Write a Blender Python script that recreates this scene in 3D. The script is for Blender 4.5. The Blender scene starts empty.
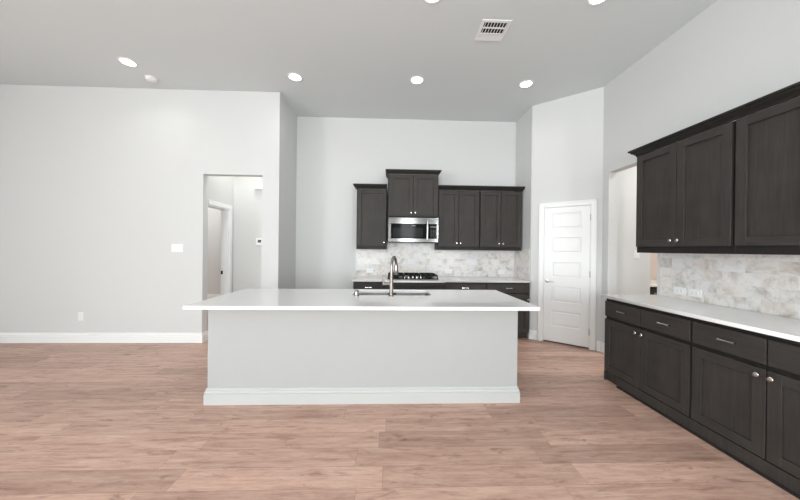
import bpy, bmesh, math, random
from mathutils import Vector, Matrix

S = bpy.context.scene
COL = S.collection

# ------------------------------------------------------------------ camera
F, YAW, PITCH, ROLL, CAM_H = 284.95, .0336, -.0024, .0106, 1.3804
fw = Vector((math.sin(YAW), math.cos(YAW), 0)); rt = Vector((math.cos(YAW), -math.sin(YAW), 0)); up = Vector((0, 0, 1))
fw, up = fw * math.cos(PITCH) + up * math.sin(PITCH), up * math.cos(PITCH) - fw * math.sin(PITCH)
rt, up = rt * math.cos(ROLL) + up * math.sin(ROLL), up * math.cos(ROLL) - rt * math.sin(ROLL)
cd = bpy.data.cameras.new('camera'); cam = bpy.data.objects.new('camera', cd); COL.objects.link(cam)
cam.matrix_world = Matrix(((rt.x, up.x, -fw.x, 0), (rt.y, up.y, -fw.y, 0), (rt.z, up.z, -fw.z, CAM_H), (0, 0, 0, 1)))
cd.sensor_width = 36; cd.lens = F / 800 * 36; cd.clip_start = .05; cd.clip_end = 100
S.camera = cam

# ------------------------------------------------------------------ light and exposure
S.view_settings.view_transform = 'Standard'; S.view_settings.look = 'None'
S.view_settings.gamma = 1; S.view_settings.use_curve_mapping = False
S.view_settings.exposure = 0.29
w = bpy.data.worlds.new('sky'); S.world = w; w.use_nodes = True
w.node_tree.nodes['Background'].inputs[0].default_value = (.86, .93, 1, 1)
w.node_tree.nodes['Background'].inputs[1].default_value = 1.2
WIN_POWER, CAN_POWER = 84, 1.2

def area_light(name, loc, rot, sx, sy, power, color=(1, 1, 1), shape='RECTANGLE', spread=math.pi):
    l = bpy.data.lights.new(name, 'AREA'); l.shape = shape; l.size = sx; l.size_y = sy
    l.energy = power; l.color = color; l.spread = spread
    o = bpy.data.objects.new(name, l); o.location = loc; o.rotation_euler = rot; COL.objects.link(o); return o

XR_ = 2.915
REAR = -4.0                       # rear wall (behind the camera) with tall windows
WINDOWS = [(-5.0, -3.2), (-2.3, -.25), (.43, 1.13), (2.25, 2.83)]  # last window is unseen, added to brighten the right side
for a, b in WINDOWS:              # daylight entering through each window, the added right-hand one too
    area_light('window_daylight', ((a + b) / 2, REAR - .02, 1.55), (math.radians(90), 0, 0), b - a - .1, 2.5, WIN_POWER * (b - a) / 1.5 * (.08 if b < -3 else .95 if b < 0 else 1.3 if b < 2 else 3.2), (.92, .975, .995))
area_light('side_window_daylight', (-6.02, -2.7, 1.55), (math.radians(90), 0, math.radians(-90)), 2.3, 2.2, WIN_POWER * 2.7, (.92, .975, .995))
area_light('side_window_daylight', (XR_ + .02, -2.2, 1.55), (math.radians(90), 0, math.radians(90)), 1.9, 2.2, WIN_POWER * .12, (.92, .975, .995))  # added window light on the right, lifts the overall ambient

# ------------------------------------------------------------------ helpers
def tag(o, label=None, cat=None, group=None, kind=None):
    if label: o['label'] = label
    if cat: o['category'] = cat
    if group: o['group'] = group
    if kind: o['kind'] = kind
    return o

def empty(name, loc, rz=0, **k):
    o = bpy.data.objects.new(name, None); o.location = loc; o.rotation_euler = (0, 0, rz)
    o.empty_display_size = .1; COL.objects.link(o); return tag(o, **k)

def obj(name, bm, mat, parent=None, smooth=False, loc=None, rot=None):
    me = bpy.data.meshes.new(name)
    bmesh.ops.recalc_face_normals(bm, faces=bm.faces)
    bm.to_mesh(me); bm.free()
    mats = mat if isinstance(mat, (list, tuple)) else [mat]
    for m in mats: me.materials.append(m)
    if smooth:
        for p in me.polygons: p.use_smooth = True
        me.set_sharp_from_angle(angle=math.radians(35))
    o = bpy.data.objects.new(name, me); COL.objects.link(o)
    if parent: o.parent = parent
    if loc: o.location = loc
    if rot: o.rotation_euler = rot
    return o

def NB(): return bmesh.new()

def merge(dst, src, mi=0):
    vm = {v: dst.verts.new(v.co) for v in src.verts}
    for f in src.faces:
        nf = dst.faces.new([vm[v] for v in f.verts]); nf.material_index = mi if mi else f.material_index
    src.free()

def box(bm, x0, x1, y0, y1, z0, z1, bev=0, mi=0, seg=1):
    t = bmesh.new()
    vs = [t.verts.new((x, y, z)) for x in (x0, x1) for y in (y0, y1) for z in (z0, z1)]
    for f in ((0, 1, 3, 2), (4, 6, 7, 5), (0, 4, 5, 1), (2, 3, 7, 6), (0, 2, 6, 4), (1, 5, 7, 3)):
        t.faces.new([vs[i] for i in f])
    bmesh.ops.recalc_face_normals(t, faces=t.faces)
    if bev: bmesh.ops.bevel(t, geom=t.edges[:], offset=bev, segments=seg, affect='EDGES', profile=.5)
    merge(bm, t, mi); return bm

def BX(*a, **k): return box(NB(), *a, **k)

def lathe(bm, prof, c=(0, 0, 0), axis='Z', n=24, mi=0):
    """revolve (radius, height) pairs about an axis through c"""
    rings = []
    for r, h in prof:
        ring = []
        for i in range(n):
            a = 2 * math.pi * i / n; p = (r * math.cos(a), r * math.sin(a), h)
            if axis == 'Y': p = (p[0], p[2], p[1])
            if axis == 'X': p = (p[2], p[0], p[1])
            ring.append(bm.verts.new((p[0] + c[0], p[1] + c[1], p[2] + c[2])))
        rings.append(ring)
    for a, b in zip(rings, rings[1:]):
        for i in range(n):
            f = bm.faces.new((a[i], a[(i + 1) % n], b[(i + 1) % n], b[i])); f.material_index = mi
    for r in (rings[0], rings[-1]):
        f = bm.faces.new(r); f.material_index = mi
    return bm

def tube(bm, pts, rad, n=14, mi=0):
    pts = [Vector(p) for p in pts]
    rads = rad if isinstance(rad, (list, tuple)) else [rad] * len(pts)
    prev = None; rings = []
    for i, p in enumerate(pts):
        d = (pts[min(i + 1, len(pts) - 1)] - pts[max(i - 1, 0)]).normalized()
        if prev is None:
            prev = d.orthogonal().normalized()
        prev = (prev - d * prev.dot(d)).normalized(); q = d.cross(prev)
        rings.append([bm.verts.new(p + (prev * math.cos(2 * math.pi * k / n) + q * math.sin(2 * math.pi * k / n)) * rads[i]) for k in range(n)])
    for a, b in zip(rings, rings[1:]):
        for k in range(n): bm.faces.new((a[k], a[(k + 1) % n], b[(k + 1) % n], b[k])).material_index = mi
    bm.faces.new(rings[0]).material_index = mi; bm.faces.new(rings[-1]).material_index = mi
    return bm

def moulding(bm, path, prof, side=1):
    """sweep a closed profile of (out, z) pairs along a mitred plan path; out is to the right of travel for side=1"""
    P = [Vector(p).to_2d() for p in path]; secs = []
    for i, p in enumerate(P):
        n = []
        if i > 0: d = (P[i] - P[i - 1]).normalized(); n.append(Vector((d.y, -d.x)) * side)
        if i < len(P) - 1: d = (P[i + 1] - P[i]).normalized(); n.append(Vector((d.y, -d.x)) * side)
        m = n[0] if len(n) == 1 else (n[0] + n[1]) / (1 + n[0].dot(n[1]))
        secs.append([bm.verts.new((p.x + m.x * o, p.y + m.y * o, z)) for o, z in prof])
    k = len(prof)
    for a, b in zip(secs, secs[1:]):
        for j in range(k): bm.faces.new((a[j], a[(j + 1) % k], b[(j + 1) % k], b[j]))
    bm.faces.new(secs[0]); bm.faces.new(secs[-1]); return bm

BASE_PROF = [(0, 0), (.017, 0), (.017, .094), (.011, .098), (.011, .101), (.0145, .106), (.012, .118), (.0065, .121), (.0065, .126), (.009, .131), (.006, .138), (.001, .142), (0, .142)]
CROWN_PROF = [(0, 0), (.008, 0), (.010, .012), (.022, .026), (.040, .040), (.046, .052), (.058, .056), (.058, .072), (0, .072)]

def filled(outer, holes, z0, z1, bev=.002):
    """plate with rounded outline and holes"""
    cu = bpy.data.curves.new('plate', 'CURVE'); cu.dimensions = '2D'; cu.fill_mode = 'BOTH'
    for pts in [outer] + holes:
        sp = cu.splines.new('POLY'); sp.points.add(len(pts) - 1); sp.use_cyclic_u = True
        for q, (x, y) in zip(sp.points, pts): q.co = (x, y, 0, 1)
    cu.extrude = (z1 - z0) / 2 - bev; cu.bevel_depth = bev; cu.bevel_resolution = 1; cu.offset = -bev
    o = bpy.data.objects.new('plate', cu); COL.objects.link(o)
    dg = bpy.context.evaluated_depsgraph_get(); me = bpy.data.meshes.new_from_object(o.evaluated_get(dg))
    bm = bmesh.new(); bm.from_mesh(me)
    bpy.data.objects.remove(o); bpy.data.curves.remove(cu); bpy.data.meshes.remove(me)
    bmesh.ops.translate(bm, verts=bm.verts, vec=(0, 0, (z0 + z1) / 2))
    bmesh.ops.remove_doubles(bm, verts=bm.verts, dist=1e-5)
    for f in bm.faces: f.material_index = 0
    return bm

def rrect(x0, x1, y0, y1, r, n=6):
    out = []
    for cx, cy, a0 in ((x1 - r, y1 - r, 0), (x0 + r, y1 - r, 90), (x0 + r, y0 + r, 180), (x1 - r, y0 + r, 270)):
        for i in range(n + 1):
            a = math.radians(a0 + 90 * i / n); out.append((cx + r * math.cos(a), cy + r * math.sin(a)))
    return out

# ------------------------------------------------------------------ materials
def srgb(r, g, b):
    f = lambda c: (c / 255 / 12.92) if c / 255 <= .04045 else ((c / 255 + .055) / 1.055) ** 2.4
    return (f(r), f(g), f(b), 1)

def mat(name, color, rough=.5, metal=0, spec=.5, coat=0):
    m = bpy.data.materials.new(name); m.use_nodes = True; b = m.node_tree.nodes['Principled BSDF']
    b.inputs['Base Color'].default_value = color; b.inputs['Roughness'].default_value = rough
    b.inputs['Metallic'].default_value = metal; b.inputs['Specular IOR Level'].default_value = spec
    b.inputs['Coat Weight'].default_value = coat
    return m

class NT:
    def __init__(s, m): s.t = m.node_tree; s.b = s.t.nodes['Principled BSDF']
    def n(s, typ, **k):
        nd = s.t.nodes.new(typ)
        for a, v in k.items(): setattr(nd, a, v)
        return nd
    def l(s, a, b): s.t.links.new(a, b)
    def math(s, op, a, b=None, c=None):
        nd = s.n('ShaderNodeMath', operation=op)
        for i, v in enumerate((a, b, c)):
            if v is None: continue
            if isinstance(v, (int, float)): nd.inputs[i].default_value = v
            else: s.l(v, nd.inputs[i])
        return nd.outputs[0]
    def comb(s, x, y, z):
        nd = s.n('ShaderNodeCombineXYZ')
        for i, v in enumerate((x, y, z)):
            if isinstance(v, (int, float)): nd.inputs[i].default_value = v
            else: s.l(v, nd.inputs[i])
        return nd.outputs[0]
    def noise(s, vec, scale, detail=3, rough=.5, dist=0):
        nd = s.n('ShaderNodeTexNoise'); nd.inputs['Scale'].default_value = scale; nd.inputs['Detail'].default_value = detail
        nd.inputs['Roughness'].default_value = rough; nd.inputs['Distortion'].default_value = dist
        if vec is not None: s.l(vec, nd.inputs['Vector'])
        return nd.outputs['Fac']
    def ramp(s, fac, stops):
        nd = s.n('ShaderNodeValToRGB'); el = nd.color_ramp.elements
        while len(el) < len(stops): el.new(.5)
        for e, (p, c) in zip(el, stops): e.position = p; e.color = c
        s.l(fac, nd.inputs[0]); return nd.outputs[0]
    def mix(s, fac, a, b, typ='MIX'):
        nd = s.n('ShaderNodeMix', data_type='RGBA', blend_type=typ)
        for i, v in ((0, fac), (6, a), (7, b)):
            if isinstance(v, (int, float)): nd.inputs[i].default_value = v
            elif isinstance(v, tuple): nd.inputs[i].default_value = v
            else: s.l(v, nd.inputs[i])
        return nd.outputs[2]
    def bump(s, h, strength=.1, dist=.001):
        nd = s.n('ShaderNodeBump'); nd.inputs['Strength'].default_value = strength; nd.inputs['Distance'].default_value = dist
        s.l(h, nd.inputs['Height']); s.l(nd.outputs[0], s.b.inputs['Normal'])

def paint(name, col, rough=.6, tex=.15, scale=180):
    m = mat(name, col, rough, spec=.3); t = NT(m); g = t.n('ShaderNodeNewGeometry')
    t.bump(t.noise(g.outputs['Position'], scale, 2), tex, .002); return m

M = {}
M['wall'] = paint('wall_paint', (.67, .679, .672, 1), .65, .12)
M['ceiling'] = paint('ceiling_paint', (.69, .73, .735, 1), .8, .25, 120)
M['trim'] = mat('white_trim_paint', (.88, .89, .885, 1), .34)
M['plastic'] = mat('white_plastic', (.86, .86, .855, 1), .35)
M['slot'] = mat('dark_slot', (.03, .03, .03, 1), .6)
M['nickel'] = mat('satin_nickel', (.58, .565, .545, 1), .18, 1)
M['sink'] = mat('sink_steel', (.13, .125, .12, 1), .3, 1)
M['chrome'] = mat('brushed_nickel_faucet', (.30, .268, .25, 1), .24, 1)
M['iron'] = mat('cast_iron', (.010, .010, .010, 1), .6, spec=.25)
M['enamel'] = mat('black_enamel', (.010, .010, .011, 1), .2, spec=.3)
M['glass'] = mat('black_glass', (.006, .006, .007, 1), .06, spec=.12)
M['mesh_glass'] = mat('microwave_window', (.020, .021, .021, 1), .1, spec=.12)
M['vent_dark'] = mat('vent_shade', (.02, .02, .02, 1), .8)
M['island'] = paint('island_paint', (.41, .418, .412, 1), .55, .12)
M['island_trim'] = mat('island_trim_paint', (.50, .51, .503, 1), .35)
M['winframe'] = mat('window_frame_white', (.8, .8, .8, 1), .4)
M['beige'] = mat('beige_tile', (.70, .58, .50, 1), .4)
M['shadow_gap'] = mat('cabinet_interior', (.012, .011, .010, 1), .7)

def emit(name, col, s):
    m = mat(name, (.8, .8, .8, 1)); b = m.node_tree.nodes['Principled BSDF']
    b.inputs['Emission Color'].default_value = col; b.inputs['Emission Strength'].default_value = s; return m
M['lamp'] = emit('lamp_diffuser', (1, .985, .96, 1), 9)

def steel():
    m = mat('stainless_steel', (.21, .21, .206, 1), .14, 1); t = NT(m)
    g = t.n('ShaderNodeTexCoord'); mp = t.n('ShaderNodeMapping'); mp.inputs['Scale'].default_value = (4, 4, 400)
    t.l(g.outputs['Object'], mp.inputs[0]); n = t.noise(mp.outputs[0], 2, 2)
    t.l(t.math('MULTIPLY_ADD', n, .08, .08), t.b.inputs['Roughness']); return m
M['steel'] = steel()

def wood(name, horizontal=False, tone=1):
    m = mat(name, (.05, .05, .05, 1), .5, spec=.28); t = NT(m); g = t.n('ShaderNodeTexCoord')
    mp = t.n('ShaderNodeMapping'); mp.inputs['Scale'].default_value = (1.2, 30, 30) if horizontal else (30, 30, 1.2)
    t.l(g.outputs['Object'], mp.inputs[0])
    n = t.noise(mp.outputs[0], 3, 5, .6, .4); n2 = t.noise(g.outputs['Object'], 5, 2)
    f = t.math('ADD', t.math('MULTIPLY', n, .7), t.math('MULTIPLY', n2, .3))
    c = t.ramp(f, [(.3, (.030 * tone, .0265 * tone, .0240 * tone, 1)), (.7, (.060 * tone, .0535 * tone, .0485 * tone, 1))])
    t.l(c, t.b.inputs['Base Color']); t.l(t.math('MULTIPLY_ADD', n, .2, .42), t.b.inputs['Roughness'])
    t.bump(n, .15, .0006); return m
M['wood'] = wood('dark_stained_wood'); M['wood_h'] = wood('dark_stained_wood_horizontal', True)
M['wood_dark'] = wood('dark_stained_frame', False, .42)

def quartz():
    m = mat('white_quartz', (.82, .82, .81, 1), .05, spec=.55); t = NT(m); g = t.n('ShaderNodeNewGeometry')
    n = t.noise(g.outputs['Position'], 60, 4); n2 = t.noise(g.outputs['Position'], 3, 3)
    t.l(t.mix(t.math('MULTIPLY', n, n2), (.87, .87, .865, 1), (.80, .80, .79, 1)), t.b.inputs['Base Color']); return m
M['quartz'] = quartz()

def tile(name, axis):
    m = mat(name, (.7, .7, .7, 1), .28); t = NT(m); g = t.n('ShaderNodeNewGeometry'); sp = t.n('ShaderNodeSeparateXYZ')
    t.l(g.outputs['Position'], sp.inputs[0]); u = sp.outputs[axis]; z = t.math('SUBTRACT', sp.outputs[2], .914)
    v = t.comb(u, z, 0); br = t.n('ShaderNodeTexBrick'); t.l(v, br.inputs['Vector'])
    br.inputs['Scale'].default_value = 1; br.inputs['Brick Width'].default_value = .2032; br.inputs['Row Height'].default_value = .1016
    br.inputs['Mortar Size'].default_value = .0009; br.inputs['Mortar Smooth'].default_value = .2
    br.inputs['Color1'].default_value = (0, 0, 0, 1); br.inputs['Color2'].default_value = (1, 1, 1, 1); br.inputs['Mortar'].default_value = (.5, .5, .5, 1)
    idv = br.outputs['Color']; mort = br.outputs['Fac']
    off = t.n('ShaderNodeVectorMath', operation='SCALE'); t.l(idv, off.inputs[0]); off.inputs[3].default_value = 23
    ad = t.n('ShaderNodeVectorMath', operation='ADD'); t.l(g.outputs['Position'], ad.inputs[0]); t.l(off.outputs[0], ad.inputs[1])
    big = t.noise(ad.outputs[0], 4, 7, .68, .8); fine = t.noise(ad.outputs[0], 17, 6, .7, 1.6)
    c = t.ramp(big, [(.29, (.40, .36, .335, 1)), (.40, (.64, .61, .585, 1)), (.50, (.79, .775, .76, 1)), (.66, (.85, .845, .84, 1))])
    vein = t.ramp(fine, [(.27, (.30, .285, .275, 1)), (.35, (.82, .81, .80, 1)), (.45, (1, 1, 1, 1))])
    c = t.mix(.75, c, vein, 'MULTIPLY')
    warm = t.ramp(idv, [(0, (.98, .94, .905, 1)), (.3, (1, .97, .945, 1)), (.6, (1, .99, .98, 1)), (.85, (.97, .97, .975, 1)), (1, (.88, .88, .885, 1))])
    c = t.mix(1, c, warm, 'MULTIPLY')
    c = t.mix(mort, c, (.70, .69, .68, 1))
    t.l(c, t.b.inputs['Base Color']); t.bump(t.math('SUBTRACT', 1, mort), .3, .001); return m
M['tile_back'] = tile('marble_tile_back', 0); M['tile_side'] = tile('marble_tile_side', 1)

def planks():
    m = mat('oak_vinyl_planks', (.5, .4, .35, 1), .4, spec=.4); t = NT(m); g = t.n('ShaderNodeNewGeometry'); sp = t.n('ShaderNodeSeparateXYZ')
    t.l(g.outputs['Position'], sp.inputs[0]); x, y = sp.outputs[0], sp.outputs[1]
    W, L = .1685, 1.22
    yy = t.math('DIVIDE', t.math('ADD', y, 20 * W - 2.15), W); row = t.math('FLOOR', yy); fy = t.math('FRACT', yy)
    wn = t.n('ShaderNodeTexWhiteNoise', noise_dimensions='1D'); t.l(row, wn.inputs['W'])
    xx = t.math('ADD', t.math('DIVIDE', x, L), t.math('MULTIPLY', wn.outputs[0], 7.3)); colm = t.math('FLOOR', xx); fx = t.math('FRACT', xx)
    w2 = t.n('ShaderNodeTexWhiteNoise', noise_dimensions='2D'); t.l(t.comb(row, colm, 0), w2.inputs['Vector'])
    rid = w2.outputs['Value']
    ey = t.math('MULTIPLY', t.math('MINIMUM', fy, t.math('SUBTRACT', 1, fy)), W); ex = t.math('MULTIPLY', t.math('MINIMUM', fx, t.math('SUBTRACT', 1, fx)), L)
    seam = t.math('LESS_THAN', t.math('MINIMUM', ex, ey), .0013)
    ox = t.math('MULTIPLY', rid, 41.7); gv = t.comb(t.math('ADD', x, ox), t.math('MULTIPLY', y, 13), ox)
    grain = t.noise(gv, 1.7, 8, .70, .25)
    gv2 = t.comb(t.math('ADD', t.math('MULTIPLY', x, 1.6), ox), t.math('MULTIPLY', y, 60), ox); fine = t.noise(gv2, 2.4, 4, .6)
    med = t.noise(t.comb(t.math('ADD', x, ox), t.math('MULTIPLY', y, 5), ox), 5.5, 7, .72, .6)
    grain = t.math('ADD', t.math('MULTIPLY', grain, .55), t.math('MULTIPLY', med, .45))
    kv = t.comb(t.math('ADD', x, ox), t.math('MULTIPLY', y, 4.5), ox); knot = t.noise(kv, 3.6, 6, .66, .9)
    c = t.ramp(grain, [(.36, srgb(154, 120, 105)), (.45, srgb(191, 155, 139)), (.54, srgb(208, 174, 157)), (.64, srgb(223, 192, 175))])
    c = t.mix(t.math('MULTIPLY', t.math('SUBTRACT', fine, .25), .75), c, srgb(168, 132, 117))
    kf = t.ramp(knot, [(.32, (1, 1, 1, 1)), (.43, (0, 0, 0, 1))])
    c = t.mix(t.math('MULTIPLY', kf, .62), c, srgb(122, 92, 78))
    tone = t.ramp(rid, [(0, (.80, .785, .77, 1)), (.3, (.93, .925, .915, 1)), (.65, (1, 1, 1, 1)), (1, (1.10, 1.10, 1.10, 1))])
    c = t.mix(1, c, tone, 'MULTIPLY'); c = t.mix(t.math('MULTIPLY', seam, .45), c, srgb(105, 82, 72))
    t.l(c, t.b.inputs['Base Color']); t.l(t.math('MULTIPLY_ADD', grain, .15, .36), t.b.inputs['Roughness'])
    t.bump(t.math('SUBTRACT', fine, seam), .12, .0008); return m
M['floor'] = planks()

# ------------------------------------------------------------------ the setting
H = 3.65
YL, XL, YB = 4.217, -1.634, 4.974
XR, YC, XP, YP = 2.915, 3.834, 2.201, 4.402
WL = -6.0
def st(name, bm, m): return tag(obj(name, bm, m), kind='structure')

st('floor', BX(-8, 5.2, REAR - .2, 9, -.1, 0), M['floor'])
st('ceiling', BX(-8, 5.2, REAR - .2, 9, H, H + .1), M['ceiling'])
OL, OR, OT = -2.716, -1.876, 2.44
b = NB(); box(b, WL, OL, YL, YL + .115, 0, H); box(b, OL, OR, YL, YL + .115, OT, H); box(b, OR, XL, YL, YL + .115, 0, H)
box(b, XL - .12, XL, YL + .115, YB + .12, 0, H)
st('wall_back_left', b, M['wall'])
st('wall_back', BX(XL, 3.63, YB, YB + .12, 0, H), M['wall'])
# pantry: short return then the angled wall with its doorway
pd = Vector((XR - XP, YC - YP)); PLEN = pd.length; pd.normalize(); PANG = math.atan2(pd.y, pd.x)
D0, D1, DT = .178, .790, 2.045           # doorway along the angled wall
pw = empty('wall_pantry', (XP, YP, 0), PANG); pw['kind'] = 'structure'
b = NB(); box(b, 0, D0, 0, .115, 0, H); box(b, D1, PLEN, 0, .115, 0, H); box(b, D0, D1, 0, .115, DT, H)
obj('wall_face', b, M['wall'], pw)
st('wall_pantry_side', BX(XP, XP + .115, YP + .02, YB, 0, H), M['wall'])
OY0, OY1, ORT = 3.015, 3.723, 2.446       # cased opening in the right wall
b = NB(); box(b, XR, XR + .12, REAR, -3.2, 0, H); box(b, XR, XR + .12, -1.2, OY0, 0, H); box(b, XR, XR + .12, -3.2, -1.2, 0, .4); box(b, XR, XR + .12, -3.2, -1.2, 2.75, H); box(b, XR, XR + .12, OY1, YC + .02, 0, H); box(b, XR, XR + .12, OY0, OY1, ORT, H)
st('wall_right', b, M['wall'])
# side window in the left wall, rear wall windows, the rightmost added for its light
b = NB(); box(b, WL - .12, WL, REAR, -3.9, 0, H); box(b, WL - .12, WL, -1.5, YL + .115, 0, H); box(b, WL - .12, WL, -3.9, -1.5, 0, .4); box(b, WL - .12, WL, -3.9, -1.5, 2.75, H)
st('wall_left', b, M['wall'])
b = NB(); xs = [WL - .12] + [v for ab in WINDOWS for v in ab] + [XR + .12]
for i in range(0, len(xs), 2): box(b, xs[i], xs[i + 1], REAR - .12, REAR, 0, H)
for a, c in WINDOWS: box(b, a, c, REAR - .12, REAR, 0, .25); box(b, a, c, REAR - .12, REAR, 2.85, H)
st('wall_rear', b, M['wall'])
for i, (a, c) in enumerate(WINDOWS):
    b = NB(); y0, y1 = REAR - .02, REAR + .015
    for q in ((a, a + .06), (c - .06, c), ((a + c) / 2 - .025, (a + c) / 2 + .025)): box(b, q[0], q[1], y0, y1, .25, 2.85)
    box(b, a, c, y0, y1, .25, .31); box(b, a, c, y0, y1, 2.79, 2.85)
    st('window_%d' % (i + 1), b, M['winframe'])
b = NB()
for q in ((-3.9, -3.84), (-1.56, -1.5), (-2.73, -2.67)): box(b, WL - .015, WL + .015, q[0], q[1], .4, 2.75)
box(b, WL - .015, WL + .015, -3.9, -1.5, .4, .46); box(b, WL - .015, WL + .015, -3.9, -1.5, 2.69, 2.75)
st('window_6', b, M['winframe'])

b = NB()
for q in ((-3.2, -3.14), (-1.26, -1.2), (-2.225, -2.175)): box(b, XR - .015, XR + .015, q[0], q[1], .4, 2.75)
box(b, XR - .015, XR + .015, -3.2, -1.2, .4, .46); box(b, XR - .015, XR + .015, -3.2, -1.2, 2.69, 2.75)
st('window_5', b, M['winframe'])  # unseen right-wall window, added for its light

# hall behind the left opening, and the dim room beyond its doorway
HX, HB, HD = -2.722, 5.03, 4.895
b = NB(); box(b, HX - .115, HX, YL + .115, YL + .119, 0, H); box(b, HX - .115, HX, HD, HB, 0, H); box(b, HX - .115, HX, YL + .119, HD, 2.02, H)
st('wall_hall_left', b, M['wall'])
st('wall_hall_back', BX(HX - .115, XL - .12, HB, HB + .115, 0, H), M['wall'])
b = NB(); box(b, -7.6, HX - .115, 7.7, 7.82, 0, H); box(b, -7.72, -7.6, YL + .115, 7.82, 0, H); box(b, HX - .115, HX, HB + .115, 7.82, 0, H)
st('wall_bedroom', b, M['wall'])
st('baseboard_bedroom', moulding(NB(), [(-7.6, 7.7), (HX - .12, 7.7)], BASE_PROF), M['trim'])
dh = empty('door_2', (HX, HD, 0)); dh['kind'] = 'structure'
b = NB(); box(b, .0, .018, -.0, .07, 0, 2.09, .004); box(b, .0, .018, -.555, 0, 2.02, 2.09, .004)
box(b, -.12, .004, -.018, -.0, 0, 2.02, .002); box(b, -.12, .004, -.555, -.018, 2.002, 2.02, .002)
obj('door_casing', b, M['trim'], dh)
tag(obj('strike_plate', BX(-.115, -.085, -.021, -.018, .93, .99), M['iron'], dh), label='small black latch plate on the door jamb')
st('baseboard_hall', moulding(NB(), [(HX + .001, HB), (XL - .12, HB)], BASE_PROF), M['trim'])

# utility room behind the right opening
b = NB(); box(b, XR + .12, 3.63, 3.86, 3.96, 0, H); box(b, 3.53, 3.63, 3.96, YB, 0, H)
st('wall_utility_left', b, M['wall'])
st('wall_utility_back', BX(3.63, 5.0, 4.66, 4.78, 0, H), M['beige'])
st('wall_utility_right', BX(4.9, 5.0, 2.2, 4.66, 0, H), M['wall'])
st('wall_utility_front', BX(XR + .12, 5.0, 2.1, 2.2, 0, H), M['wall'])

# baseboards
bl = moulding(NB(), [(WL, YL), (OL, YL), (OL, YL + .115)], BASE_PROF)
st('baseboard_back_left', bl, M['trim'])
st('baseboard_alcove', moulding(NB(), [(OR, YL + .115), (OR, YL), (XL, YL), (XL, YB), (-.56, YB)], BASE_PROF), M['trim'])
pp = lambda s: (XP + pd.x * s, YP + pd.y * s)
st('baseboard_pantry', moulding(NB(), [(XP, YP + .03), (XP, YP), pp(D0 - .073)], BASE_PROF), M['trim'])
st('baseboard_pantry_right', moulding(NB(), [pp(D1 + .073), (XR, YC), (XR, OY1), (XR + .12, OY1)], BASE_PROF), M['trim'])
st('baseboard_left', moulding(NB(), [(WL, REAR), (WL, YL - .017)], BASE_PROF), M['trim'])
st('baseboard_right', moulding(NB(), [(XR, 1.1), (XR, REAR + .01)], BASE_PROF), M['trim'])

# pantry door with casing
dr = empty('door_1', (XP, YP, 0), PANG); dr['kind'] = 'structure'
b = NB()
def casing(b, x0, x1, zt, w=.068):
    for a, s in ((x0 - w, 1), (x1, -1)):
        box(b, a, a + w, -.014, 0, 0, zt + w, .003)
        e = a if s == 1 else a + w - .02
        box(b, e, e + .02, -.022, -.012, 0, zt + w, .003)
    box(b, x0, x1, -.014, 0, zt, zt + w, .003); box(b, x0 - w, x1 + w, -.022, -.012, zt + w - .02, zt + w, .003)
casing(b, D0 + .006, D1 - .006, DT - .006)
for x in (D0, D1 - .012): box(b, x, x + .012, -.002, .115, 0, DT)
box(b, D0, D1, -.002, .115, DT - .012, DT)
obj('door_casing', b, M['trim'], dr)
def panel_door(parent, x0, x1, z0, z1, y):
    """five raised panels, recessed with a sloping sticking"""
    b = NB(); pw0, pw1 = x0 + .105, x1 - .105; zs = []
    t = z0 + .232
    for i in range(5): zs.append((t, t + .232)); t += .3655
    f = y; dpt = .009
    def quad(*v): b.faces.new([b.verts.new(p) for p in v])
    def face(xa, xb, za, zb, yy): quad((xa, yy, za), (xb, yy, za), (xb, yy, zb), (xa, yy, zb))
    face(x0, pw0, z0, z1, f); face(pw1, x1, z0, z1, f)
    lo = z0
    for a, c in zs:
        face(pw0, pw1, lo, a, f); lo = c
        rings = [(0, f), (.008, f + dpt), (.020, f + dpt), (.032, f + .003)]
        for (i0, ya), (i1, yb) in zip(rings, rings[1:]):
            A = [(pw0 + i0, ya, a + i0), (pw1 - i0, ya, a + i0), (pw1 - i0, ya, c - i0), (pw0 + i0, ya, c - i0)]
            B = [(pw0 + i1, yb, a + i1), (pw1 - i1, yb, a + i1), (pw1 - i1, yb, c - i1), (pw0 + i1, yb, c - i1)]
            for k in range(4): quad(A[k], A[(k + 1) % 4], B[(k + 1) % 4], B[k])
        i1 = .032; face(pw0 + i1, pw1 - i1, a + i1, c - i1, f + .003)
    face(pw0, pw1, lo, z1, f)
    yb = y + .035
    quad((x0, f, z0), (x0, yb, z0), (x0, yb, z1), (x0, f, z1)); quad((x1, f, z0), (x1, yb, z0), (x1, yb, z1), (x1, f, z1))
    quad((x0, f, z0), (x1, f, z0), (x1, yb, z0), (x0, yb, z0)); quad((x0, f, z1), (x1, f, z1), (x1, yb, z1), (x0, yb, z1))
    face(x0, x1, z0, z1, yb)
    bmesh.ops.remove_doubles(b, verts=b.verts, dist=1e-5)
    return obj('door_leaf', b, M['trim'], parent)
leaf = panel_door(dr, D0 + .0145, D1 - .0145, .022, DT - .0145, .004)
b = NB(); kx, kz = D0 + .062, .925
lathe(b, [(.028, 0), (.028, -.006), (.024, -.010), (.010, -.012), (.010, -.045), (.006, -.050)], (kx, .004, kz), 'Y', 20)
tube(b, [(kx - .004, -.043, kz), (kx + .03, -.046, kz), (kx + .07, -.044, kz - .002), (kx + .098, -.036, kz - .003)], [.009, .0085, .0075, .006], 12)
obj('door_handle', b, M['nickel'], leaf, True)
for z in (.24, 1.055, 1.86):
    obj('hinge', lathe(NB(), [(.0055, z - .045), (.0055, z + .045)], (D1 - .012, -.005, 0), 'Z', 10), M['nickel'], dr)

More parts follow.
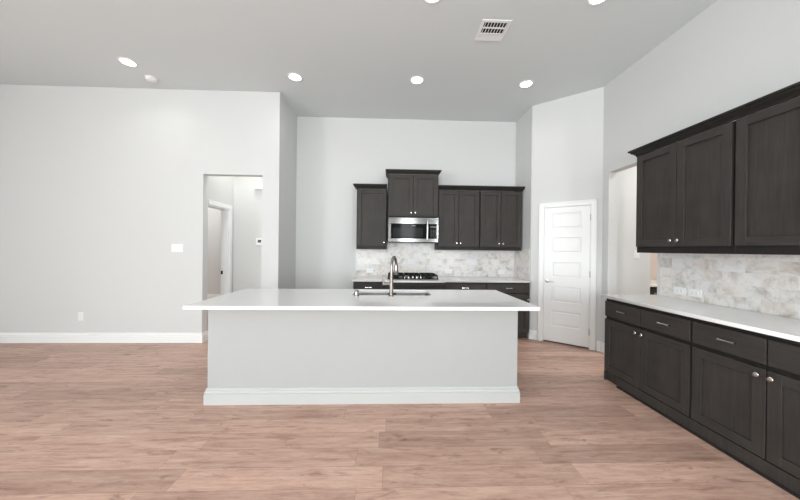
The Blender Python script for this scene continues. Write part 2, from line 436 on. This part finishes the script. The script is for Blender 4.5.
# ------------------------------------------------------------------ cabinet builders (front at local y = 0 facing -y)
DTH = .022
def knob(parent, x, z):
    b = lathe(NB(), [(.006, 0), (.0055, -.012), (.010, -.016), (.0155, -.021), (.0165, -.027), (.013, -.032), (.006, -.034)], (x, 0, z), 'Y', 16)
    return obj('knob', b, M['nickel'], parent, True)
def pull(parent, x, z, L=.096):
    b = NB()
    for s in (-1, 1): tube(b, [(x + s * L / 2, 0, z), (x + s * L / 2, -.020, z)], .0055, 10)
    n = 9; pts = []; rr = []
    for i in range(n):
        u = -1 + 2 * i / (n - 1); pts.append((x + u * (L / 2 + .010), -.020 - .004 * (1 - u * u), z)); rr.append(.0055 + .004 * abs(u) ** 2)
    tube(b, pts, rr, 10)
    return obj('pull', b, M['nickel'], parent, True)
def shaker(parent, x0, x1, z0, z1, fr=.066, name='door'):
    """one shaker door: four rails and a recessed flat panel in a single mesh"""
    b = NB(); bv = .0015
    box(b, x0, x0 + fr, 0, DTH, z0, z1, bv); box(b, x1 - fr, x1, 0, DTH, z0, z1, bv)
    box(b, x0 + fr, x1 - fr, 0, DTH, z0, z0 + fr, bv, 1); box(b, x0 + fr, x1 - fr, 0, DTH, z1 - fr, z1, bv, 1)
    box(b, x0 + fr - .004, x1 - fr + .004, .0145, DTH, z0 + fr - .004, z1 - fr + .004)
    return obj(name, b, [M['wood'], M['wood_h']], parent)
def drawer(parent, x0, x1, z0, z1, handle=True, shift=0):
    d = obj('drawer', BX(x0, x1, 0, DTH, z0, z1, .004, seg=2), M['wood_h'], parent)
    if handle: pull(d, (x0 + x1) / 2 + shift, (z0 + z1) / 2 + .004, .078)
    return d

ZC = .884
def base_cabinet(W, D, loc, rz, label, group, ndoor=2, toe_from=0.0, toe_flush=False):
    t = empty('base_cabinet', loc, rz, label=label, cat='cabinet', group=group)
    y0 = DTH + .001
    b = NB(); box(b, 0, W, y0, D, .10, ZC - .001, .001)
    obj('body', b, M['wood_dark'], t)
    g = .008; dw = (W - g * (ndoor + 1)) / ndoor
    for i in range(ndoor):
        x0 = g + i * (dw + g)
        drawer(t, x0, x0 + dw, .690 if toe_flush else .722, .852 if toe_flush else .864, shift=.022 if toe_flush else 0)
        dd = shaker(t, x0, x0 + dw, .108, .660 if toe_flush else .700)
        kx = x0 + dw - .030 if (i == 0) else x0 + .030
        if ndoor == 1: kx = x0 + dw - .030
        knob(dd, kx, .62)
    tk = NB()
    if toe_flush:
        box(tk, toe_from, W, .004, .03, 0, .098, .002)
        if toe_from > 0: box(tk, .019, toe_from, .028, .043, 0, .098); box(tk, 0, .018, .004, D - .01, 0, .098)
    else: box(tk, 0, W, .085, .10, 0, .098)
    obj('toe_kick', tk, M['wood'], t)
    return t

def wall_cabinet(W, D, z0, z1, loc, rz, label, group, ndoor=2, knob_side=1, rail=.058, gap=.012):
    t = empty('wall_cabinet', (loc[0], loc[1], z0), rz, label=label, cat='cabinet', group=group)
    h = z1 - z0
    obj('body', BX(0, W, DTH + .001, D, 0, h, .001), M['wood_dark'], t)
    g = gap; mid = .006; dw = (W - 2 * g - mid * (ndoor - 1)) / ndoor
    for i in range(ndoor):
        x0 = g + i * (dw + mid); dd = shaker(t, x0, x0 + dw, rail, h - .006)
        if ndoor == 2: kx = x0 + dw - .030 if i == 0 else x0 + .030
        else: kx = x0 + dw - .03
        knob(dd, kx, rail + .055)
    return t

# ------------------------------------------------------------------ kitchen back wall
YU = 4.649
wc = wall_cabinet(.49, YB - YU - .003, 1.378, 2.36, (-.556, YU), 0, 'narrow one-door dark wall cabinet left of the microwave', 'dark wall cabinets on the back wall', 1)
obj('crown', moulding(NB(), [(0, YB - YU), (0, .018), (.49, .018)], [(o, z + .982) for o, z in CROWN_PROF]), M['wood_dark'], wc)
tc = wall_cabinet(.816, YB - 4.57 - .003, 1.895, 2.590, (-.050, 4.57), 0, 'tallest dark two-door cabinet directly above the microwave', 'dark wall cabinets on the back wall', 2, rail=.02)
obj('crown', moulding(NB(), [(0, YB - 4.57), (0, .018), (.816, .018), (.816, YB - 4.57)], [(o * .72, z * .95 + .695) for o, z in CROWN_PROF]), M['wood_dark'], tc)
wall_cabinet(.694, YB - YU - .003, 1.378, 2.36, (.770, YU), 0, 'two-door dark wall cabinet right of the microwave', 'dark wall cabinets on the back wall')
wall_cabinet(.708, YB - YU - .003, 1.378, 2.36, (1.466, YU), 0, 'two-door dark wall cabinet nearest the pantry door wall', 'dark wall cabinets on the back wall')
tag(obj('crown_moulding', moulding(NB(), [(.770, YU + .018), (2.174, YU + .018), (2.174, YB)], [(o, z + 2.361) for o, z in CROWN_PROF]), M['wood_dark']),
    'dark crown moulding over the two cabinets right of the microwave', 'moulding', 'crown mouldings on cabinet runs')

# microwave
mw = empty('microwave', (-.038, 4.50, 1.492), 0, label='stainless over-the-range microwave with black window under the tallest cabinet', cat='microwave')
MW, MH = .798, .396
obj('body', BX(.004, MW - .004, .03, YB - 4.50 - .016, 0, MH, .003), M['enamel'], mw)
b = NB(); f0, f1 = 0, .03
box(b, 0, MW, f0, f1, MH - .103, MH - .002, .004); box(b, 0, MW, f0, f1, .004, .064, .004)
box(b, 0, .046, f0, f1, .064, MH - .103, .003); box(b, MW - .032, MW, f0, f1, .064, MH - .103, .003)
fr = obj('front_frame', b, M['steel'], mw)
dg = obj('door', BX(.046, .64, .003, f1, .064, MH - .103, .002), M['glass'], mw)
obj('window', BX(.072, .552, .0005, .004, .084, MH - .165, .004), M['mesh_glass'], dg)
cp = obj('control_panel', BX(.642, MW - .032, .003, f1, .064, MH - .103, .002), M['glass'], mw)
b = NB()
for r in range(6):
    for c in range(3): box(b, .672 + c * .033, .692 + c * .033, .0015, .0035, .085 + r * .022, .093 + r * .022)
box(b, .665, .765, .0015, .0035, .235, .262); obj('keypad', b, mat('keypad_print', (.05, .05, .055, 1), .3), cp)
obj('badge', BX(.37, .43, .0015, .0035, MH - .135, MH - .127), mat('badge_grey', (.30, .30, .30, 1), .3), dg)
b = NB(); hx = .617
tube(b, [(hx, -.038, .05), (hx, -.042, .12), (hx, -.043, .2), (hx, -.042, .28), (hx, -.038, .345)], .015, 14)
for z in (.07, .325): tube(b, [(hx, .0, z), (hx, -.04, z)], .008, 10)
obj('handle', b, M['nickel'], dg, True)
b = NB()
for k in range(14): box(b, .06 + k * .05, .095 + k * .05, .06, .17, -.003, .001)
obj('vent_grille', b, M['vent_dark'], mw)

# backsplashes
b = BX(-.593, XP, YB - .0115, YB - .0015, .915, 1.377); box(b, -.060, .785, YB - .0115, YB - .0015, 1.3765, 1.60)
tag(obj('backsplash', b, M['tile_back']), 'marble tile backsplash along the back wall behind the cooktop', 'backsplash', 'marble tile backsplashes')
tag(obj('backsplash', BX(XP - .0115, XP - .0015, YP + .028, YB - .013, .915, 1.40), M['tile_side']), 'short marble tile side panel at the right end of back counter', 'backsplash', 'marble tile backsplashes')

# base cabinets, back wall
YF = 4.347
LG = 'dark base cabinets on the back wall'
base_cabinet(.462, YB - YF - .003, (-.560, YF, 0), 0, 'narrow dark base cabinet at the left end of the back counter', LG, 1)
t = empty('base_cabinet', (-.098, YF - .075, 0), 0, label='wide dark base cabinet standing forward under the cooktop', cat='cabinet', group=LG)
obj('body', BX(0, .912, DTH + .001, YB - YF + .072, .10, ZC - .001, .001), M['wood_dark'], t)
obj('front_panel', BX(.01, .902, 0, DTH, .828, .872, .003), M['wood_h'], t)
for i in range(2):
    x0 = .010 + i * .449; dd = shaker(t, x0, x0 + .443, .108, .818); knob(dd, x0 + (.413 if i == 0 else .03), .69)
obj('toe_kick', BX(0, .912, .085, .10, 0, .098), M['wood_dark'], t)
base_cabinet(.674, YB - YF - .003, (.815, YF, 0), 0, 'dark base cabinet just right of the cooktop cabinet', LG, 1)
base_cabinet(.682, YB - YF - .003, (1.490, YF, 0), 0, 'dark base cabinet at the right end of the back counter', LG, 1)
# back countertop with the bump out at the cooktop
yc = 4.322
out = [(-.575, yc), (-.110, yc), (-.110, yc - .075), (.826, yc - .075), (.826, yc), (2.192, yc), (2.192, YB - .001), (-.575, YB - .001)]
tag(obj('countertop', filled(out, [], ZC, .914), M['quartz']), 'white quartz countertop along the back wall stepping forward at the cooktop', 'countertop', 'white quartz countertops')

# gas cooktop
ck = empty('cooktop', (.358, 4.675, .9145), 0, label='black five-burner gas cooktop with cast iron grates on back counter', cat='cooktop')
CW, CD = .80, .50
obj('tray', BX(-CW / 2, CW / 2, -CD / 2, CD / 2, 0, .014, .004, seg=2), M['enamel'], ck)
for x, y, r in ((-.27, -.11, .035), (-.27, .12, .045), (0, .05, .055), (.27, -.11, .045), (.27, .12, .035)):
    b = lathe(NB(), [(r * 1.25, .012), (r * 1.2, .020), (r, .022), (r, .032), (r * .7, .036)], (x, y, 0)); obj('burner', b, M['iron'], ck, True)
for gx in (-.264, 0, .264):
    b = NB(); a0, a1 = gx - .126, gx + .126; ya, yb2 = (-.235, .235) if gx else (-.10, .235)
    for x in (a0, a1 - .012): box(b, x, x + .012, ya, yb2, .046, .066, .002)
    for y in (ya, yb2 - .012, (ya + yb2) / 2 - .006): box(b, a0, a1, y, y + .012, .046, .066, .002)
    for x in (a0, a1 - .014):
        for y in (ya, yb2 - .014): box(b, x, x + .014, y, y + .014, .012, .060)
    for x in (gx - .05, gx + .038): box(b, x, x + .010, ya, yb2, .050, .070, .002)
    obj('grate', b, M['iron'], ck)
for i in range(5):
    b = lathe(NB(), [(.021, .012), (.021, .018), (.017, .020), (.016, .042), (.013, .046)], (-.15 + i * .065 + .02, -.175, 0), n=18)
    obj('knob', b, M['nickel'], ck, True)

# ------------------------------------------------------------------ right wall run
XF = 2.321; RR = 'dark base cabinets on the right wall'; RZ = -math.pi / 2
base_cabinet(.888, XR - XF - .003, (XF, 3.007, 0), RZ, 'dark base cabinet on the right, farther from the viewer beside the open doorway', RR, 2, toe_from=.175, toe_flush=True)
base_cabinet(.884, XR - XF - .003, (XF, 2.117, 0), RZ, 'dark base cabinet on the right, nearest the viewer at picture edge', RR, 2, toe_flush=True)
tag(obj('shoe_moulding', moulding(NB(), [(XF + .0025, 2.82), (XF + .0025, 1.233)], [(0, 0), (.014, 0), (.013, .006), (.009, .012), (0, .015)], 1), M['wood_dark']),
    'thin dark shoe moulding along the floor under the right cabinets', 'moulding')
tag(obj('countertop', filled([(XF - .026, 1.215), (XR - .001, 1.215), (XR - .001, 3.022), (XF - .026, 3.022)], [], ZC, .914), M['quartz']),
    'white quartz countertop on the right-hand cabinets along the wall', 'countertop', 'white quartz countertops')
tag(obj('backsplash', BX(XR - .0115, XR - .0015, 1.20, 2.972, .915, 1.370), M['tile_side']), 'marble tile backsplash between right-hand counter and wall cabinets', 'backsplash', 'marble tile backsplashes')
UG = 'dark wall cabinets on the right wall'; XU = 2.590
wall_cabinet(.863, XR - XU - .003, 1.371, 2.386, (XU, 2.938), RZ, 'dark two-door wall cabinet on the right wall, beside the open doorway', UG, rail=.062)
wall_cabinet(.848, XR - XU - .003, 1.371, 2.386, (XU, 2.073), RZ, 'dark wall cabinet on the right wall cut by the picture edge', UG, rail=.062)
tag(obj('crown_moulding', moulding(NB(), [(XR, 2.939), (XU + .018, 2.939), (XU + .018, 1.225)], [(o, z + 2.387) for o, z in CROWN_PROF], 1), M['wood_dark']),
    'long dark crown moulding atop the right-hand wall cabinets', 'moulding', 'crown mouldings on cabinet runs')

# ------------------------------------------------------------------ island
IX0, IX1, IY0, IY1 = -1.640, 1.243, 2.310, 3.315
BX0, BX1, BY0, BY1 = -1.598, 1.168, 2.560, 3.29
isl = empty('kitchen_island', ((BX0 + BX1) / 2, (BY0 + BY1) / 2, 0), 0, label='long grey-white kitchen island base with stepped skirting in the room centre', cat='kitchen island')
ox, oy = (BX0 + BX1) / 2, (BY0 + BY1) / 2
bh = obj('body', BX(BX0 - ox, BX1 - ox, BY0 - oy, BY1 - oy, 0, ZC - .001, .002), M['island'], isl)
# open box top: the bowls hang inside
bm = bmesh.new(); bm.from_mesh(bh.data)
topf = [f for f in bm.faces if f.normal.z > .9 and f.calc_center_median().z > ZC - .01]
bmesh.ops.delete(bm, geom=topf, context='FACES'); bm.to_mesh(bh.data); bm.free()
obj('skirting', moulding(NB(), [(BX0 - ox, BY1 - oy), (BX0 - ox, BY0 - oy), (BX1 - ox, BY0 - oy), (BX1 - ox, BY1 - oy)], [(o * 1.15, z) for o, z in BASE_PROF]), M['island_trim'], isl)
SX0, SX1, SY0, SY1 = -.385, .425, 2.885, 3.245
tag(obj('countertop', filled(rrect(IX0, IX1, IY0, IY1, .006, 3), [rrect(SX0, SX1, SY0, SY1, .06, 8)], ZC, .914, .003), M['quartz'], smooth=False),
    'broad white quartz countertop overhanging the central island', 'countertop', 'white quartz countertops')
sk = empty('kitchen_sink', ((SX0 + SX1) / 2, (SY0 + SY1) / 2, ZC), 0, label='stainless double-bowl undermount sink set in the island top', cat='sink')
def bowl(x0, x1, y0, y1, d):
    b = NB(); rings = []
    for (i, z, r) in ((-.012, 0, .055), (0, 0, .05), (.002, -.01, .05), (.006, -d + .03, .05), (.02, -d + .006, .045), (.05, -d, .04)):
        rings.append([b.verts.new((x, y, z - .0015)) for x, y in rrect(x0 + i, x1 - i, y0 + i, y1 - i, r, 6)])
    for p, q in zip(rings, rings[1:]):
        for k in range(len(p)): b.faces.new((p[k], p[(k + 1) % len(p)], q[(k + 1) % len(p)], q[k]))
    b.faces.new(rings[-1]); return b
hw, hd = (SX1 - SX0) / 2, (SY1 - SY0) / 2
for s in (-1, 1):
    x0, x1 = (-hw - .004, -.014) if s < 0 else (.014, hw + .004)
    bb = obj('bowl', bowl(x0, x1, -hd - .004, hd + .004, .22), M['sink'], sk, True)
    obj('drain', lathe(NB(), [(.045, -.2205), (.045, -.217), (.035, -.2165), (.03, -.219)], ((x0 + x1) / 2, 0, 0)), M['chrome'], bb, True)

fc = empty('kitchen_faucet', (.013, 2.825, .9142), 0, label='tall brushed nickel gooseneck faucet with side lever on island top', cat='faucet')
b = NB(); lathe(b, [(.027, 0), (.027, .006), (.021, .010), (.019, .014)], n=24); tube(b, [(0, 0, .01), (0, 0, .17)], .0185, 20)
obj('base', b, M['chrome'], fc, True)
dv = Vector((.055, .19, 0)).normalized(); R = .088; pts = [(0, 0, .165), (0, 0, .25), (0, 0, .297)]
for i in range(1, 13):
    a = math.pi * i / 12; q = dv * (R - R * math.cos(a)); pts.append((q.x, q.y, .297 + R * math.sin(a)))
e = dv * (2 * R); pts.append((e.x, e.y, .295))
obj('spout', tube(NB(), pts, .0145, 18), M['chrome'], fc, True)
obj('spray_head', tube(NB(), [(e.x, e.y, .305), (e.x, e.y, .300), (e.x, e.y, .26), (e.x, e.y, .205), (e.x, e.y, .198)], [.016, .021, .0225, .024, .021], 18), M['chrome'], fc, True)
b = NB(); tube(b, [(-.012, 0, .122), (-.085, 0, .122)], .0145, 16); tube(b, [(-.076, -.002, .118), (-.080, -.004, .16), (-.083, -.006, .205)], [.0105, .0095, .009], 10)
obj('lever', b, M['chrome'], fc, True)
ag = tag(obj('sink_air_gap', lathe(NB(), [(.026, 0), (.026, .004), (.022, .008), (.022, .050), (.018, .058), (.008, .061)], n=24), M['chrome'], None, True, loc=(-.330, 2.83, .9142)),
         'small round brushed nickel cap left of the faucet on island', 'air gap')

# ------------------------------------------------------------------ plates, switches and outlets (local front faces -y)
def plate(name, loc, rz, w, h, label, cat, group=None, kind='outlet', gang=1, horiz=False, screen=None):
    t = empty(name, loc, rz, label=label, cat=cat, group=group)
    pl = obj('face_plate', BX(-w / 2, w / 2, -.006, 0, -h / 2, h / 2, .002), M['plastic'], t)
    if kind == 'outlet':
        for s in (-1, 1):
            cx, cz = (s * .0195, 0) if horiz else (0, s * .0195)
            rr = lathe(NB(), [(.0165, -.006), (.0165, -.0085), (.0155, -.009)], (cx, 0, cz), 'Y', 20)
            rc = obj('receptacle', rr, M['plastic'], t)
            b = NB()
            for q in (-1, 1):
                if horiz: box(b, cx - .004, cx + .005, -.0095, -.0088, cz + q * .006 - .001, cz + q * .006 + .001)
                else: box(b, cx + q * .006 - .001, cx + q * .006 + .001, -.0095, -.0088, cz - .004, cz + .005)
            obj('slots', b, M['slot'], rc)
    elif kind == 'switch':
        for i in range(gang):
            cx = (i - (gang - 1) / 2) * .046
            if horiz: obj('rocker', BX(-.033, .033, -.010, -.005, -.0165, .0165, .002), M['plastic'], t)
            else: obj('rocker', BX(cx - .0165, cx + .0165, -.010, -.005, -.033, .033, .002), M['plastic'], t)
    return t
plate('light_switch', (-3.072, YL, 1.365), 0, .165, .118, 'white triple rocker switch plate beside the hall opening', 'light switch', None, 'switch', 3)
plate('wall_outlet', (-4.405, YL, .375), 0, .072, .118, 'white wall outlet low on the left wall above the baseboard', 'outlet')
for x, z, lb in ((-.352, 1.005, 'white outlet on the back tiles left of the faucet'), (1.015, 1.005, 'white outlet on the back tiles just right of the cooktop'),
              (1.958, .998, 'white outlet on the back tiles nearest the pantry door')):
    plate('wall_outlet', (x, YB - .0117, z), 0, .120, .075, lb, 'outlet', 'outlets on the back tiles', horiz=True)
plate('wall_outlet', (XR - .0117, 2.757, .994), RZ, .118, .074, 'white outlet on the right tiles, farther of the pair', 'outlet', 'outlets on the right tiles', horiz=True)
plate('wall_outlet', (XR - .0117, 2.617, .994), RZ, .118, .074, 'white outlet on the right tiles, nearer of the pair', 'outlet', 'outlets on the right tiles', horiz=True)
plate('light_switch', (3.43, 3.86, 1.345), 0, .075, .118, 'white switch plate seen through the opening under the right wall cabinet', 'light switch', None, 'switch', 1)

# hall: chime box and thermostat
t = empty('door_chime', (-2.245, HB, 2.432), 0, label='white rectangular chime box high on the hall wall', cat='door chime')
obj('cover', BX(-.115, .115, -.045, 0, -.042, .042, .006, seg=2), M['plastic'], t)
t = empty('thermostat', (-2.27, HB, 1.485), 0, label='white wall thermostat with dark screen inside the hall opening', cat='thermostat')
obj('housing', BX(-.055, .055, -.022, 0, -.058, .058, .006, seg=2), M['plastic'], t)
obj('screen', BX(-.028, .035, -.0235, -.0215, -.015, .035, .001), M['glass'], t)

# utility cabinet glimpsed through the right opening
t = empty('utility_cabinet', (3.65, 3.95, 0), 0, label='dark drawer cabinet glimpsed through the open doorway beyond the counter', cat='cabinet')
obj('body', BX(0, 1.2, .021, .70, .10, ZC - .001), M['wood_dark'], t)
obj('toe_kick', BX(0, 1.2, .085, .10, 0, .098), M['wood_dark'], t)
for i in range(3):
    d = drawer(t, .006 + i * .398, .398 + i * .398, .70, .855, False); pull(d, .165 + i * .398 if i == 0 else .20 + i * .398, .79)
    shaker(t, .006 + i * .398, .398 + i * .398, .108, .68)
tag(obj('countertop', BX(3.632, 4.899, 3.925, 4.655, ZC, .914, .003), M['quartz']), 'white countertop sliver seen through the right-hand doorway', 'countertop', 'white quartz countertops')

# ------------------------------------------------------------------ ceiling fixtures
def can(x, y, label, group='recessed ceiling lights'):
    t = empty('recessed_light', (x, y, H), 0, label=label, cat='ceiling light', group=group)
    b = lathe(NB(), [(.070, -.002), (.074, -.007), (.090, -.007), (.094, -.003), (.094, 0)], n=36)
    obj('trim_ring', b, M['plastic'], t, True)
    obj('diffuser', lathe(NB(), [(.071, -.001), (.071, -.005)], n=36), M['lamp'], t)
    area_light('recessed_lamp', (x, y, H - .012), (0, 0, 0), .13, .13, CAN_POWER, (1, .975, .94), 'DISK', math.radians(140))
    return t
can(-3.252, 3.623, 'recessed ceiling light over the left wall, beside the smoke detector')
can(-1.288, 3.829, 'recessed ceiling light near the corner of the fridge alcove')
can(.332, 3.812, 'recessed ceiling light above the cooktop side of the island')
can(1.822, 3.827, 'recessed ceiling light nearest the pantry corner')
can(.351, 2.53, 'recessed ceiling light cut by the picture top, left of the vent')
can(1.834, 2.48, 'recessed ceiling light cut by the picture top, right of the vent')
def added_can(x, y, p, label):  # unseen ceiling lamps, added to brighten the side rooms
    b = lathe(NB(), [(.071, -.001), (.071, -.005)], n=24)
    area_light('recessed_lamp', (x, y, H - .012), (0, 0, 0), .13, .13, p, (1, .975, .94), 'DISK', math.radians(140))
    return tag(obj('recessed_light', b, M['lamp'], loc=(x, y, H)), label, 'ceiling light')
added_can(-2.3, 4.68, 10, 'added unseen ceiling light inside the hall behind the left opening')
added_can(4.2, 2.9, 30, 'added unseen ceiling light in the utility room beyond the right opening')
added_can(-5.0, 6.6, 36, 'added unseen ceiling light in the room beyond the hall doorway')

t = empty('smoke_detector', (-3.244, 3.951, H), 0, label='small round white smoke detector on the ceiling', cat='smoke detector')
obj('base', lathe(NB(), [(.068, 0), (.068, -.010), (.064, -.012)], n=32), M['plastic'], t, True)
obj('cover', lathe(NB(), [(.060, -.010), (.060, -.026), (.050, -.038), (.030, -.044), (.012, -.046)], n=32), M['plastic'], t, True)

t = empty('air_vent', (1.030, 2.916, H), 0, label='square white ceiling air vent with dark slots', cat='air vent')
a, c = .148, .140
b = NB(); fw_ = .030
box(b, -a, a, -c, -c + fw_, -.008, 0, .002); box(b, -a, a, c - fw_, c, -.008, 0, .002)
box(b, -a, -a + fw_, -c + fw_, c - fw_, -.008, 0, .002); box(b, a - fw_, a, -c + fw_, c - fw_, -.008, 0, .002)
obj('frame', b, M['plastic'], t)
rows = [(-.108, -.048), (-.034, .030), (.046, .108)]
obj('shade_sheet', BX(-a + fw_, a - fw_, -c + fw_, c - fw_, -.0012, -.0002), M['vent_dark'], t)  # flat dark sheet painted as the shade behind the louvers
b = NB()
for y in (-.048, .030): box(b, -a + fw_, a - fw_, y, y + .015, -.008, -.001)
obj('divider', b, M['plastic'], t)
for r, (y0, y1) in enumerate(rows):
    if r < 2:
        for k in range(8):
            x = -a + fw_ + .012 + k * .0305
            obj('louver', BX(x, x + .0045, y0, y1, -.008, -.002), M['plastic'], t)
    else:
        for k in range(4):
            y = y0 + .001 + k * .0155
            obj('louver', BX(-a + fw_, a - fw_, y, y + .0125, -.006 - .0005 * k, -.002), M['plastic'], t)
